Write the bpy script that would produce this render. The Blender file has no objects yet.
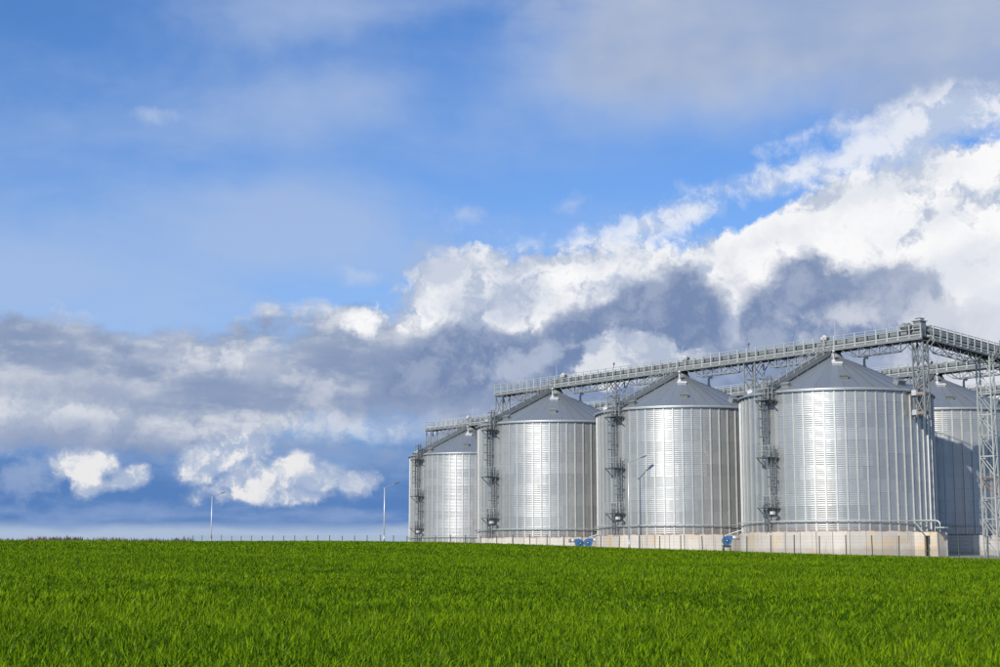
import bpy, math, random
import numpy as np
from mathutils import Vector, Matrix

random.seed(7)
RNG = np.random.default_rng(11)
scene = bpy.context.scene
col = scene.collection
R_ = math.radians

# ---------------------------------------------------------------- camera
FPX, PITCH = 1568.487, 0.146
cam_d = bpy.data.cameras.new('camera')
cam_d.sensor_width = 36.0
cam_d.lens = FPX / 1000 * 36.0
cam_d.clip_start = 0.1
cam_d.clip_end = 20000
cam = bpy.data.objects.new('camera', cam_d)
cam.location = (0, 0, 0)
cam.rotation_euler = (math.pi / 2 + PITCH, 0, 0)
col.objects.link(cam)
scene.camera = cam

# ---------------------------------------------------------------- light, exposure
SUN_AZ, SUN_EL = R_(180 + 31), R_(28)        # clockwise from +Y
sd = Vector((math.sin(SUN_AZ) * math.cos(SUN_EL), math.cos(SUN_AZ) * math.cos(SUN_EL), math.sin(SUN_EL)))
sun_d = bpy.data.lights.new('sun', 'SUN')
sun_d.energy = 5.0
sun_d.angle = R_(0.53)
sun_d.color = (1.0, 0.95, 0.87)
sun = bpy.data.objects.new('sun', sun_d)
sun.rotation_euler = sd.to_track_quat('Z', 'Y').to_euler()
sun.location = (-60, -60, 80)
col.objects.link(sun)
vs = scene.view_settings
vs.view_transform = 'Standard'
vs.look = 'None'
vs.exposure = 0.0
vs.gamma = 1.0
vs.use_curve_mapping = False


def lin(r, g, b):
    f = lambda c: c / 12.92 if c <= 0.04045 else ((c + 0.055) / 1.055) ** 2.4
    return (f(r / 255), f(g / 255), f(b / 255), 1.0)


# ---------------------------------------------------------------- sky (world)
SKY_STRENGTH = 0.1
world = bpy.data.worlds.new('World')
scene.world = world
world.use_nodes = True
nt = world.node_tree
nt.nodes.clear()


class S:
    """A node socket with arithmetic, to write the sky as formulas."""
    def __init__(s, sock): s.s = sock
    def __add__(a, b): return mth('ADD', a, b)
    def __radd__(a, b): return mth('ADD', a, b)
    def __sub__(a, b): return mth('SUBTRACT', a, b)
    def __rsub__(a, b): return mth('SUBTRACT', b, a)
    def __mul__(a, b): return mth('MULTIPLY', a, b)
    def __rmul__(a, b): return mth('MULTIPLY', a, b)


def put(sock, v):
    if isinstance(v, S): nt.links.new(v.s, sock)
    else: sock.default_value = v


def mth(op, a, b=0.0, c=None):
    n = nt.nodes.new('ShaderNodeMath'); n.operation = op
    put(n.inputs[0], a); put(n.inputs[1], b)
    if c is not None: put(n.inputs[2], c)
    return S(n.outputs[0])


def vec(op, a, b=(0, 0, 0)):
    n = nt.nodes.new('ShaderNodeVectorMath'); n.operation = op
    put(n.inputs[0], a); put(n.inputs[1], b)
    return S(n.outputs['Value' if op in ('LENGTH', 'DOT_PRODUCT') else 'Vector'])


def comb(x, y, z=0.0):
    n = nt.nodes.new('ShaderNodeCombineXYZ')
    put(n.inputs[0], x); put(n.inputs[1], y); put(n.inputs[2], z)
    return S(n.outputs[0])


def sep(v):
    n = nt.nodes.new('ShaderNodeSeparateXYZ'); put(n.inputs[0], v)
    return [S(o) for o in n.outputs]


def sstep(v, a, b, lo=0.0, hi=1.0):
    n = nt.nodes.new('ShaderNodeMapRange'); n.interpolation_type = 'SMOOTHSTEP'
    put(n.inputs[0], v)
    for i, q in enumerate((a, b, lo, hi)): put(n.inputs[i + 1], q)
    return S(n.outputs[0])


def noise(v, scale, detail=6.0, rough=0.55, lac=2.0, dist=0.0, out=0):
    n = nt.nodes.new('ShaderNodeTexNoise'); n.noise_dimensions = '3D'
    put(n.inputs['Vector'], v)
    n.inputs['Scale'].default_value = scale
    n.inputs['Detail'].default_value = detail
    n.inputs['Roughness'].default_value = rough
    n.inputs['Lacunarity'].default_value = lac
    n.inputs['Distortion'].default_value = dist
    return S(n.outputs[out])


def mix(a, b, f):
    n = nt.nodes.new('ShaderNodeMix'); n.data_type = 'RGBA'
    put(n.inputs[0], f); put(n.inputs[6], a); put(n.inputs[7], b)
    return S(n.outputs[2])


def dirpx(x, y):
    """pixel of the photograph -> (azimuth, elevation) in units of about 100 px"""
    a, b = (x - 500) / FPX, -(y - 333.5) / FPX
    X, Y, Z = a, math.cos(PITCH) - b * math.sin(PITCH), math.sin(PITCH) + b * math.cos(PITCH)
    k = FPX / 100
    return math.atan2(X, Y) * k, math.atan2(Z, math.hypot(X, Y)) * k


tc = nt.nodes.new('ShaderNodeTexCoord')
DIR = S(tc.outputs['Generated'])
dx, dy, dz = sep(DIR)
K = FPX / 100
AZ = mth('ARCTAN2', dx, dy) * K
EL = mth('ARCSINE', dz) * K
P3 = vec('MULTIPLY', DIR, (K, K, K))                       # noise domain without seams
W1 = vec('SUBTRACT', noise(P3, 0.9, 3.0, 0.5, out=1), (0.5, 0.5, 0.5))
W2 = vec('SUBTRACT', noise(vec('ADD', P3, (7, 3, 5)), 3.2, 5.0, 0.6, out=1), (0.5, 0.5, 0.5))
w1x, w1y, w1z = sep(W1)
w2x, w2y, w2z = sep(W2)
UW = AZ + w1x * 0.45 + w2x * 0.30                            # ragged coordinates for cloud outlines
VW = EL + w1z * 0.40 + w2z * 0.26
PW = comb(UW, VW)
US = AZ + w1x * 0.9 + w2x * 0.16
VS = EL + w1z * 0.5 + w2z * 0.10
PSOFT = comb(US, VS)


def blob(x, y, rx, ry, rot=0.0, p=None):
    """signed distance (about 100 px units) to an ellipse at a place in the sky"""
    u, v = dirpx(x, y)
    q = vec('SUBTRACT', p or PW, (u, v, 0))
    if rot:
        n = nt.nodes.new('ShaderNodeVectorRotate'); n.rotation_type = 'Z_AXIS'
        put(n.inputs['Vector'], q); n.inputs['Angle'].default_value = R_(-rot)
        q = S(n.outputs[0])
    q = vec('MULTIPLY', q, (100 / rx, 100 / ry, 0))
    return (1.0 - vec('LENGTH', q)) * (min(rx, ry) / 100)


def union(lst, k=0.12):
    r = lst[0]
    for b in lst[1:]: r = mth('SMOOTH_MAX', r, b, k)
    return r


def blobs(l, p=None, k=0.12):
    return union([blob(*b, p=p) if len(b) == 5 else blob(*b, 0.0, p) for b in l], k)


def voro(v, scale, detail=3.0, rough=0.5):
    n = nt.nodes.new('ShaderNodeTexVoronoi'); n.voronoi_dimensions = '3D'; n.feature = 'F1'; n.normalize = True
    put(n.inputs['Vector'], v)
    n.inputs['Scale'].default_value = scale; n.inputs['Detail'].default_value = detail
    n.inputs['Roughness'].default_value = rough; n.inputs['Lacunarity'].default_value = 2.3
    return S(n.outputs['Distance'])


# billows: rounded heads with darker creases between them (about 0 in a crease, 1 on a head)
PB = vec('ADD', P3, vec('MULTIPLY', W2, (0.45, 0.45, 0.45)))
BIL = sstep(voro(PB, 1.9, 3.0, 0.55), 0.08, 0.62, 1.0, 0.0)
BIL2 = sstep(voro(vec('ADD', PB, (-0.10, 0.0, 0.14)), 1.9, 3.0, 0.55), 0.08, 0.62, 1.0, 0.0)
NB = noise(PB, 1.15, 7.0, 0.56)
NB2 = noise(vec('ADD', PB, (-0.20, 0.0, 0.30)), 1.15, 5.0, 0.5)
RELIEF = (NB - NB2) * 1.5 + (BIL - BIL2) * 0.7 + BIL * 0.35 + 0.32
PST = vec('MULTIPLY', P3, (0.40, 0.40, 1.35))                # stretched: layered cloud
NST = noise(vec('ADD', PST, (3, 9, 1)), 0.95, 8.0, 0.58)
NST2 = noise(vec('ADD', PST, (3.0, 9.0, 1.25)), 0.95, 5.0, 0.52)
RELST = (NST - NST2) * 2.4 + 0.5
NFINE = noise(vec('ADD', P3, (11, 2, 8)), 2.6, 8.0, 0.60)
NHI = noise(vec('MULTIPLY', P3, (0.25, 0.25, 0.7)), 0.9, 8.0, 0.56, dist=0.5)
NBIG = noise(vec('ADD', P3, (1, 17, 4)), 0.75, 4.0, 0.5)
EDGE = (BIL - 0.5) * 0.17 + (NFINE - 0.5) * 0.24             # ragged, billowing outline
PN = comb(AZ + w2x * 0.22, EL + w2z * 0.20)                  # crisp outlines for small cumulus

sky = nt.nodes.new('ShaderNodeTexSky')
sky.sky_type = 'NISHITA'
sky.sun_disc = False
sky.sun_elevation = SUN_EL
sky.sun_rotation = SUN_AZ
sky.altitude = 100
sky.air_density = 1.0
sky.dust_density = 0.3
sky.ozone_density = 2.5
C = vec('MULTIPLY', S(sky.outputs[0]), (SKY_STRENGTH * 0.50, SKY_STRENGTH * 0.86, SKY_STRENGTH * 1.34))

# thin high veil, everywhere, with a few thicker places
veil = sstep(NHI * 0.8 + NB * 0.2, 0.42, 0.70) * 0.42
vplace = blobs([(290, 225, 170, 60, 5), (330, 95, 120, 40, 15), (60, 290, 240, 70), (700, 90, 260, 60),
                (330, 10, 170, 44), (560, 60, 120, 60)], PSOFT, 0.3)
veil = mth('MAXIMUM', veil * sstep(EL, 1.5, 3.2), sstep(vplace + (NHI - 0.5) * 1.6 + (NB - 0.5) * 0.4, -0.25, 0.6) * 0.72)
C = mix(C, lin(172, 190, 221), veil)
C = mix(C, lin(166, 194, 236), sstep(EL, 1.2, 5.6, 0.46, 0.04))
wisp = blobs([(155, 119, 22, 5), (470, 218, 26, 7), (360, 275, 40, 6), (570, 200, 14, 4)], None, 0.05)
C = mix(C, lin(196, 208, 230), sstep(wisp + (NFINE - 0.5) * 0.4, -0.05, 0.12) * 0.5)

# grey sheet at the upper right
g = blobs([(860, 10, 340, 85, -4), (660, 45, 130, 62, -8), (980, 85, 160, 45)], PSOFT, 0.3)
gm = sstep(g + (NB - 0.5) * 0.5 + (NHI - 0.5) * 0.5, -0.22, 0.42)
gcol = mix(lin(152, 172, 208), lin(188, 196, 212), sstep(NBIG * 0.6 + NHI * 0.5, 0.38, 0.72))
C = mix(C, gcol, gm * 0.92)

# low blue rain curtain above the horizon
low = sstep(EL + (NST - 0.5) * 0.6, 0.75, 1.95, 1.0, 0.0)
lowcol = mix(lin(82, 123, 184), lin(138, 164, 205), sstep(NST, 0.42, 0.64))
C = mix(C, lowcol, low * 0.95)

# clouds over the rest of the sky: broken layer, outside the part described here
front = sstep(AZ, -9.0, -6.2) * sstep(AZ, 6.2, 9.0, 1.0, 0.0) * sstep(EL, 5.8, 8.5, 1.0, 0.0)
gen = sstep(noise(vec('MULTIPLY', P3, (1, 1, 1.8)), 0.16, 6.0, 0.55), 0.51, 0.65) * (1.0 - front)
gencol = mix(lin(150, 165, 192), lin(238, 240, 244), sstep(RELIEF, 0.25, 0.75))
C = mix(C, gencol, gen * 0.92)

# grey-white mass behind the silos, on the right
rm = blobs([(760, 390, 330, 110), (1000, 400, 260, 130), (560, 400, 200, 60)], None, 0.3)
C = mix(C, mix(lin(150, 165, 197), lin(206, 211, 223), sstep(NST * 0.5 + NBIG * 0.5, 0.4, 0.6)), sstep(rm + (NB - 0.5) * 0.5, -0.1, 0.25) * 0.95)

# layered bank across the left
bank = blobs([(40, 392, 260, 64), (210, 392, 190, 46), (395, 362, 175, 50), (325, 326, 62, 20), (510, 350, 150, 60), (-160, 390, 220, 70),
              (60, 338, 70, 16), (215, 350, 60, 12)], None, 0.22)
bm = sstep(bank + (NB - 0.5) * 0.45 + EDGE * 0.8, -0.04, 0.13)
bcol = mix(lin(136, 154, 187), lin(172, 183, 204), sstep(NST * 0.6 + NBIG * 0.4, 0.40, 0.60))
bcol = mix(bcol, lin(216, 220, 228), sstep(RELST * 0.75 + RELIEF * 0.15 + NFINE * 0.15, 0.50, 0.80) * 0.75)
C = mix(C, bcol, bm)
# paler heads and streaks through the bank
st = blobs([(40, 415, 200, 12, 1), (330, 425, 170, 17, 2), (215, 352, 70, 15, -6), (290, 380, 80, 15, -10), (55, 329, 38, 10), (318, 318, 40, 14),
            (180, 360, 40, 10), (120, 352, 50, 8), (30, 432, 90, 8), (410, 398, 60, 8, 4)], None, 0.12)
C = mix(C, mix(lin(190, 199, 216), lin(226, 229, 235), sstep(RELIEF, 0.3, 0.65)), sstep(st + EDGE * 0.6 + (NST - 0.5) * 0.7 + (NB - 0.5) * 0.15, -0.10, 0.16) * 0.66)
# darker undersides
dk = blobs([(110, 388, 170, 16), (460, 378, 190, 30, 8), (70, 442, 160, 14), (230, 447, 220, 10)], None, 0.2)
C = mix(C, lin(134, 152, 187), sstep(dk + (NFINE - 0.5) * 0.5 + (NST - 0.5) * 0.5, -0.10, 0.2) * 0.7)
# pale strip just over the horizon, with darker bars
hs = sstep(EL + (NST - 0.5) * 0.5, 0.30, 0.42, 1.0, 0.0)
C = mix(C, lin(182, 198, 219), hs * 0.8)
hs2 = blobs([(60, 510, 120, 6), (330, 512, 90, 5), (200, 508, 60, 4), (90, 460, 90, 6), (330, 455, 70, 5)], None, 0.1)
C = mix(C, lin(134, 160, 205), sstep(hs2 + (NST - 0.5) * 0.6, -0.08, 0.08) * 0.7)

# big white cloud rising to the right
wh = blobs([(1010, 240, 190, 95, 12), (860, 255, 170, 74, 22), (760, 268, 110, 46, 12), (665, 278, 100, 24, 8),
            (560, 284, 120, 36, 3), (455, 288, 62, 34, 16), (940, 192, 90, 30, 18), (1060, 330, 160, 90), (960, 330, 80, 60), (375, 322, 30, 8, 8),
            (430, 318, 60, 18), (520, 318, 60, 20)], None, 0.14)
wm = sstep(wh + (NB - 0.5) * 0.50 + EDGE, -0.02, 0.11)
wcol = mix(lin(186, 197, 217), lin(250, 250, 251), sstep(RELIEF * 0.9 + wh * 0.45 + (NFINE - 0.5) * 0.2, 0.22, 0.66))
C = mix(C, wcol, wm)
C = mix(C, lin(208, 215, 228), sstep(blobs([(960, 270, 60, 30, 20), (1000, 300, 50, 30), (860, 200, 70, 14, 18), (760, 246, 60, 10, 10), (930, 225, 50, 12, 15)]) + (NB - 0.5) * 0.6 + EDGE, -0.1, 0.2) * 0.6)
# grey patches in its left arm
C = mix(C, lin(172, 186, 212), sstep(blobs([(440, 268, 50, 22, 10), (560, 262, 60, 12, 4), (510, 300, 70, 16, 8), (410, 300, 30, 22, 30), (620, 290, 50, 10, 10)]) + EDGE * 1.6, -0.08, 0.20) * 0.7)
# ragged outriders above it, with blue gaps
wh2 = blobs([(790, 182, 75, 15, 14), (870, 158, 80, 22, 18), (960, 118, 70, 22, 10), (690, 216, 50, 12, 14), (745, 184, 44, 10, 10), (640, 230, 50, 9, 8), (570, 244, 50, 7, 4), (920, 134, 60, 16, 14),
             (840, 130, 40, 8, 12), (1000, 105, 40, 16)], None, 0.08)
C = mix(C, mix(lin(192, 205, 228), lin(240, 242, 247), sstep(RELIEF, 0.3, 0.7)), sstep(wh2 + (NB - 0.5) * 0.55 + EDGE * 0.9 + (NST - 0.5) * 0.4, -0.08, 0.20) * 0.85)

# dark slate cloud in front of it
dc = blobs([(695, 325, 40, 62), (650, 332, 56, 50, 25), (570, 352, 90, 42, 25), (470, 362, 100, 36, 8), (806, 308, 46, 50), (768, 330, 44, 48, 20),
            (890, 296, 54, 38, -6), (850, 350, 130, 50), (700, 382, 250, 46), (845, 304, 40, 36)], PW, 0.05)
dm = sstep(dc + (NB - 0.5) * 0.40 + EDGE * 1.1, -0.02, 0.16)
dcol = mix(lin(116, 137, 176), lin(152, 166, 194), sstep(NBIG * 0.5 + RELIEF * 0.4 + NFINE * 0.2, 0.40, 0.72))
C = mix(C, dcol, dm * sstep(AZ + (NB - 0.5) * 2.0, 3.0, 4.6, 0.96, 0.70))
C = mix(C, lin(212, 216, 227), sstep(blobs([(835, 322, 50, 16, 5), (985, 350, 70, 46), (737, 285, 12, 22, 12), (925, 335, 40, 30)]) + EDGE * 1.5 + (NB - 0.5) * 0.3, -0.04, 0.2) * 0.75)
# small bright heads in front of it
sm = blobs([(608, 352, 24, 24), (645, 358, 44, 20), (628, 372, 50, 20)], PN, 0.06)
C = mix(C, mix(lin(184, 195, 215), lin(228, 231, 237), sstep(RELIEF * 0.8 + sm * 0.8, 0.30, 0.7)), sstep(sm + EDGE, -0.02, 0.06) * 0.88)
C = mix(C, lin(184, 195, 215), sstep(blobs([(505, 366, 36, 18, 8), (540, 358, 30, 14, 20)]) + EDGE * 1.5 + (NB - 0.5) * 0.3, -0.04, 0.14) * 0.65)

# fair-weather cumulus low on the left
C = mix(C, lin(178, 192, 217), sstep(blobs([(6, 489, 24, 9), (34, 470, 24, 12), (20, 478, 40, 12)]) + EDGE * 2.0, -0.04, 0.18) * 0.42)
cu = blobs([(80, 466, 26, 18), (98, 460, 18, 12), (86, 484, 16, 14), (131, 476, 17, 14), (120, 485, 12, 6),
            (214, 458, 32, 20), (243, 448, 25, 16), (198, 474, 22, 15), (252, 482, 38, 22), (288, 470, 26, 18), (235, 494, 40, 11),
            (320, 480, 25, 14), (350, 483, 22, 13), (290, 496, 48, 9), (192, 500, 9, 5)], PN, 0.03)
cm = sstep(cu + EDGE * 0.65, -0.03, 0.09)
ccol = mix(lin(172, 187, 213), lin(238, 237, 237), sstep(RELIEF * 1.0 + cu * 0.6, 0.36, 0.84))
ccol = mix(ccol, lin(180, 193, 217), sstep(AZ + (NB - 0.5) * 0.8, -2.0, -1.5) * 0.6)
C = mix(C, ccol, cm * 0.95)

world.cycles.sampling_method = 'MANUAL'
world.cycles.sample_map_resolution = 512
bg = nt.nodes.new('ShaderNodeBackground')
bg.inputs['Strength'].default_value = SKY_STRENGTH
put(bg.inputs['Color'], vec('MULTIPLY', C, (1 / SKY_STRENGTH,) * 3))
wo = nt.nodes.new('ShaderNodeOutputWorld')
nt.links.new(bg.outputs[0], wo.inputs['Surface'])

# ================================================================= helpers
A = 0.900                     # angle of the silo rows
X4, Y4, ZB = 32.40, 151.025, 2.885
STEP, ROWGAP, OFF = 20.779, 23.051, 0.24
RS, HW, HR = 9.1, 13.014, 4.305     # silo radius, wall height, roof rise
ca, sa = math.cos(A), math.sin(A)


def rp(t, w, z=0.0):
    """t metres along the rows towards the right, w metres to the back"""
    return Vector((X4 + t * ca + w * sa, Y4 - t * sa + w * ca, z))


def ground_z(x, y):
    s = 0.0186 * y - 0.0150 * x
    s = np.where(s > 3.4, 3.4 + 0.75 * np.tanh((s - 3.4) / 1.5), s)
    s = np.where(s < -1.0, -1.0 + 1.0 * np.tanh((s + 1.0) / 1.0), s)
    return -1.4 + s + 0.36 * np.exp(-((x + 8) / 32) ** 2 - ((y - 185) / 48) ** 2)


class MB:
    """collects shapes for one mesh"""
    def __init__(s): s.v, s.f, s.m = [], [], []
    def add(s, vs_, fs_, mi=0):
        o = len(s.v)
        s.v += [tuple(q) for q in vs_]
        s.f += [tuple(o + i for i in q) for q in fs_]
        s.m += [mi] * len(fs_)
        return s
    def box(s, x0, x1, y0, y1, z0, z1, mi=0):
        return s.add([(x0, y0, z0), (x1, y0, z0), (x1, y1, z0), (x0, y1, z0), (x0, y0, z1), (x1, y0, z1), (x1, y1, z1), (x0, y1, z1)],
                     [(0, 3, 2, 1), (4, 5, 6, 7), (0, 1, 5, 4), (1, 2, 6, 5), (2, 3, 7, 6), (3, 0, 4, 7)], mi)
    def bar(s, p, q, w, h=None, mi=0):
        h = h or w
        p, q = Vector(p), Vector(q)
        d = (q - p).normalized()
        side = d.cross(Vector((0, 0, 1)))
        side = Vector((1, 0, 0)) if side.length < 1e-3 else side.normalized()
        up = side.cross(d)
        c = [(-w / 2, -h / 2), (w / 2, -h / 2), (w / 2, h / 2), (-w / 2, h / 2)]
        return s.add([p + side * a + up * b for a, b in c] + [q + side * a + up * b for a, b in c],
                     [(0, 1, 2, 3), (7, 6, 5, 4), (0, 4, 5, 1), (1, 5, 6, 2), (2, 6, 7, 3), (3, 7, 4, 0)], mi)
    def tube(s, pts, r, n=8, mi=0, closed=False, caps=True):
        pts = [Vector(p) for p in pts]
        rs = r if isinstance(r, (list, tuple)) else [r] * len(pts)
        o, m = len(s.v), len(pts)
        for i, p in enumerate(pts):
            if closed: d = pts[(i + 1) % m] - pts[i - 1]
            else: d = pts[min(i + 1, m - 1)] - pts[max(i - 1, 0)]
            d.normalize()
            ref = Vector((0, 0, 1)) if abs(d.z) < 0.95 else Vector((1, 0, 0))
            a = d.cross(ref).normalized(); b = a.cross(d)
            for k in range(n):
                an = 2 * math.pi * k / n
                s.v.append(tuple(p + (a * math.cos(an) + b * math.sin(an)) * rs[i]))
        for i in range(m if closed else m - 1):
            j = (i + 1) % m
            for k in range(n):
                k2 = (k + 1) % n
                s.f.append((o + i * n + k, o + j * n + k, o + j * n + k2, o + i * n + k2)); s.m.append(mi)
        if caps and not closed:
            s.f.append(tuple(o + k for k in range(n))); s.m.append(mi)
            s.f.append(tuple(o + (m - 1) * n + k for k in reversed(range(n)))); s.m.append(mi)
        return s
    def lathe(s, prof, n=48, a0=0.0, a1=2 * math.pi, mi=0):
        full = abs(a1 - a0 - 2 * math.pi) < 1e-6
        o, m = len(s.v), len(prof)
        cnt = n if full else n + 1
        for i in range(cnt):
            an = a0 + (a1 - a0) * i / n
            for r, z in prof: s.v.append((r * math.cos(an), r * math.sin(an), z))
        for i in range(n):
            j = (i + 1) % cnt
            for k in range(m - 1):
                s.f.append((o + i * m + k, o + j * m + k, o + j * m + k + 1, o + i * m + k + 1)); s.m.append(mi)
        return s
    def mesh(s, name, mats, smooth=False):
        me = bpy.data.meshes.new(name)
        me.from_pydata(s.v, [], s.f)
        for m in (mats if isinstance(mats, (list, tuple)) else [mats]): me.materials.append(m)
        if any(s.m): me.polygons.foreach_set('material_index', s.m)
        if smooth: me.polygons.foreach_set('use_smooth', [True] * len(s.f))
        me.update()
        return me
    def build(s, name, mats, parent=None, smooth=False, loc=None):
        return link(name, s.mesh(name, mats, smooth), parent, loc)


def link(name, me, parent=None, loc=None, rot=None):
    o = bpy.data.objects.new(name, me)
    col.objects.link(o)
    if parent: o.parent = parent
    if loc is not None: o.location = loc
    if rot is not None: o.rotation_euler = rot
    return o


def tag(o, label, cat, group=None, kind=None):
    o['label'] = label; o['category'] = cat
    if group: o['group'] = group
    if kind: o['kind'] = kind
    return o


def thing(name, loc, rz, label, cat, group=None):
    o = bpy.data.objects.new(name, None)
    o.empty_display_size = 0.5
    col.objects.link(o)
    o.location = loc; o.rotation_euler = (0, 0, rz)
    return tag(o, label, cat, group)


def copy_tree(o, parent=None):
    c = o.copy(); col.objects.link(c); c.parent = parent
    for ch in o.children: copy_tree(ch, c)
    return c


# ================================================================= materials
def material(name, build):
    global nt
    m = bpy.data.materials.new(name); m.use_nodes = True
    keep, nt = nt, m.node_tree
    nt.nodes.clear()
    out = nt.nodes.new('ShaderNodeOutputMaterial')
    b = nt.nodes.new('ShaderNodeBsdfPrincipled')
    nt.links.new(b.outputs[0], out.inputs['Surface'])
    build(b, out)
    nt = keep
    return m


def tcoord(kind='Object'):
    return S(nt.nodes.new('ShaderNodeTexCoord').outputs[kind])


def orand():
    return S(nt.nodes.new('ShaderNodeObjectInfo').outputs['Random'])


def geo(name):
    return S(nt.nodes.new('ShaderNodeNewGeometry').outputs[name])


def metal(name, c1, c2, rough, rvar=0.08, metallic=1.0, nscale=1.3, per=0.5, streak=0.25, stain=False):
    def b(p, out):
        pos = geo('Position')
        n1 = noise(pos, nscale, 4.0, 0.6)
        n2 = noise(vec('MULTIPLY', pos, (6.0, 6.0, 0.35)), 1.0, 3.0, 0.6)       # run marks down the sheet
        f = n1 * (1 - streak - per) + n2 * streak + orand() * per
        c = mix((*c1, 1), (*c2, 1), sstep(f, 0.2, 0.8))
        if stain:                                               # rusty splash near the foot, faint brown runs
            zz = sep(pos)[2]
            foot = sstep(zz + (n1 - 0.5) * 1.2, 2.9, 4.0, 1.0, 0.0)
            n3 = noise(vec('MULTIPLY', pos, (1.1, 1.1, 0.06)), 1.0, 4.0, 0.6)
            c = mix(c, (0.27, 0.19, 0.14, 1), foot * 0.5)
            c = mix(c, (0.36, 0.31, 0.26, 1), sstep(n3, 0.56, 0.72) * 0.45)
        put(p.inputs['Base Color'], c)
        put(p.inputs['Roughness'], (n1 - 0.5) * rvar * 2 + orand() * rvar + (rough - rvar / 2))
        p.inputs['Metallic'].default_value = metallic
    return material(name, b)


M = {}
M['sheet'] = metal('galvanised_sheet', (0.375, 0.39, 0.385), (0.47, 0.48, 0.47), 0.335, 0.03, 0.62, 1.3, 0.34, 0.30, stain=True)
M['stiff'] = metal('galvanised_stiffener', (0.45, 0.46, 0.445), (0.55, 0.555, 0.53), 0.45, 0.06, 0.55, 2.0, 0.3, 0.2)
M['roof'] = metal('galvanised_roof', (0.30, 0.335, 0.36), (0.34, 0.375, 0.40), 0.48, 0.03, 0.65, 0.8, 0.25, 0.2)
M['steel'] = metal('galvanised_steel', (0.20, 0.22, 0.22), (0.32, 0.34, 0.33), 0.5, 0.1, 0.4, 2.0, 0.3, 0.2)
M['steel_light'] = metal('galvanised_pale', (0.38, 0.41, 0.39), (0.52, 0.54, 0.51), 0.5, 0.08, 0.35, 2.0, 0.4, 0.2)
M['steel_dark'] = metal('weathered_steel', (0.085, 0.095, 0.10), (0.16, 0.17, 0.17), 0.55, 0.1, 0.3, 2.0, 0.3, 0.2)
M['trough'] = metal('conveyor_casing', (0.175, 0.19, 0.19), (0.255, 0.27, 0.265), 0.5, 0.08, 0.25, 1.0, 0.5, 0.2)
M['white'] = metal('white_paint', (0.46, 0.47, 0.46), (0.56, 0.56, 0.55), 0.45, 0.05, 0.0, 2.0, 0.3, 0.2)
M['rust'] = metal('rusted_steel', (0.20, 0.15, 0.12), (0.32, 0.25, 0.20), 0.7, 0.1, 0.1, 3.0, 0.2, 0.2)
M['blue'] = metal('blue_paint', (0.012, 0.085, 0.24), (0.02, 0.13, 0.33), 0.4, 0.05, 0.0, 3.0, 0.2, 0.2)
M['black'] = metal('black_motor', (0.015, 0.016, 0.018), (0.03, 0.03, 0.035), 0.5, 0.05, 0.0, 3.0, 0.2, 0.2)
M['fence'] = metal('green_post_paint', (0.045, 0.085, 0.07), (0.07, 0.11, 0.09), 0.5, 0.05, 0.0, 3.0, 0.3, 0.2)
M['wire'] = metal('fence_wire', (0.16, 0.20, 0.19), (0.22, 0.26, 0.24), 0.5, 0.05, 0.3, 3.0, 0.3, 0.2)
M['lamp'] = metal('lamp_pole_paint', (0.48, 0.50, 0.52), (0.60, 0.61, 0.62), 0.4, 0.05, 0.3, 3.0, 0.3, 0.2)


def m_concrete(p, out):
    pos = geo('Position')
    n1 = noise(pos, 0.55, 6.0, 0.62)
    n2 = noise(vec('MULTIPLY', pos, (2.2, 2.2, 0.35)), 1.0, 5.0, 0.6)
    c = mix((0.44, 0.41, 0.37, 1), (0.58, 0.54, 0.48, 1), sstep(n1 * 0.55 + orand() * 0.45, 0.25, 0.75))
    c = mix(c, (0.54, 0.39, 0.21, 1), sstep(noise(vec('ADD', pos, (5, 1, 9)), 0.42, 4.0, 0.55), 0.50, 0.66) * 0.65)   # ochre stains
    c = mix(c, (0.30, 0.24, 0.20, 1), sstep(n2, 0.60, 0.78) * 0.5)
    # damp, muddy foot and dark runs from the rim
    zz = sep(pos)[2]
    c = mix(c, (0.22, 0.19, 0.14, 1), sstep(zz + (n1 - 0.5) * 0.9, 1.1, 1.7, 1.0, 0.0) * 0.45)
    c = mix(c, (0.26, 0.21, 0.18, 1), sstep(noise(vec('MULTIPLY', pos, (3.0, 3.0, 0.1)), 1.0, 3.0, 0.6), 0.56, 0.72) * 0.55)
    put(p.inputs['Base Color'], c)
    p.inputs['Roughness'].default_value = 0.9


M['concrete'] = material('cast_concrete', m_concrete)


def m_dirt(p, out):
    pos = geo('Position')
    put(p.inputs['Base Color'], mix((0.16, 0.11, 0.085, 1), (0.40, 0.34, 0.29, 1), sstep(noise(pos, 1.6, 5.0, 0.6), 0.36, 0.64)))
    p.inputs['Roughness'].default_value = 0.85


M['dirt'] = material('rusty_bottom_angle', m_dirt)


def m_ground(p, out):
    pos = geo('Position')
    n = noise(pos, 0.12, 7.0, 0.6)
    f = noise(pos, 3.0, 5.0, 0.65)
    c = mix((0.014, 0.020, 0.003, 1), (0.030, 0.050, 0.004, 1), sstep(n * 0.6 + f * 0.4, 0.35, 0.65))
    put(p.inputs['Base Color'], c)
    p.inputs['Roughness'].default_value = 0.95


M['ground'] = material('field_soil_and_crop', m_ground)


def m_yard(p, out):
    pos = geo('Position')
    put(p.inputs['Base Color'], mix((0.16, 0.15, 0.13, 1), (0.28, 0.26, 0.23, 1), sstep(noise(pos, 0.8, 6.0, 0.65), 0.35, 0.65)))
    p.inputs['Roughness'].default_value = 0.95


M['yard'] = material('gravel_yard', m_yard)


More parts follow.
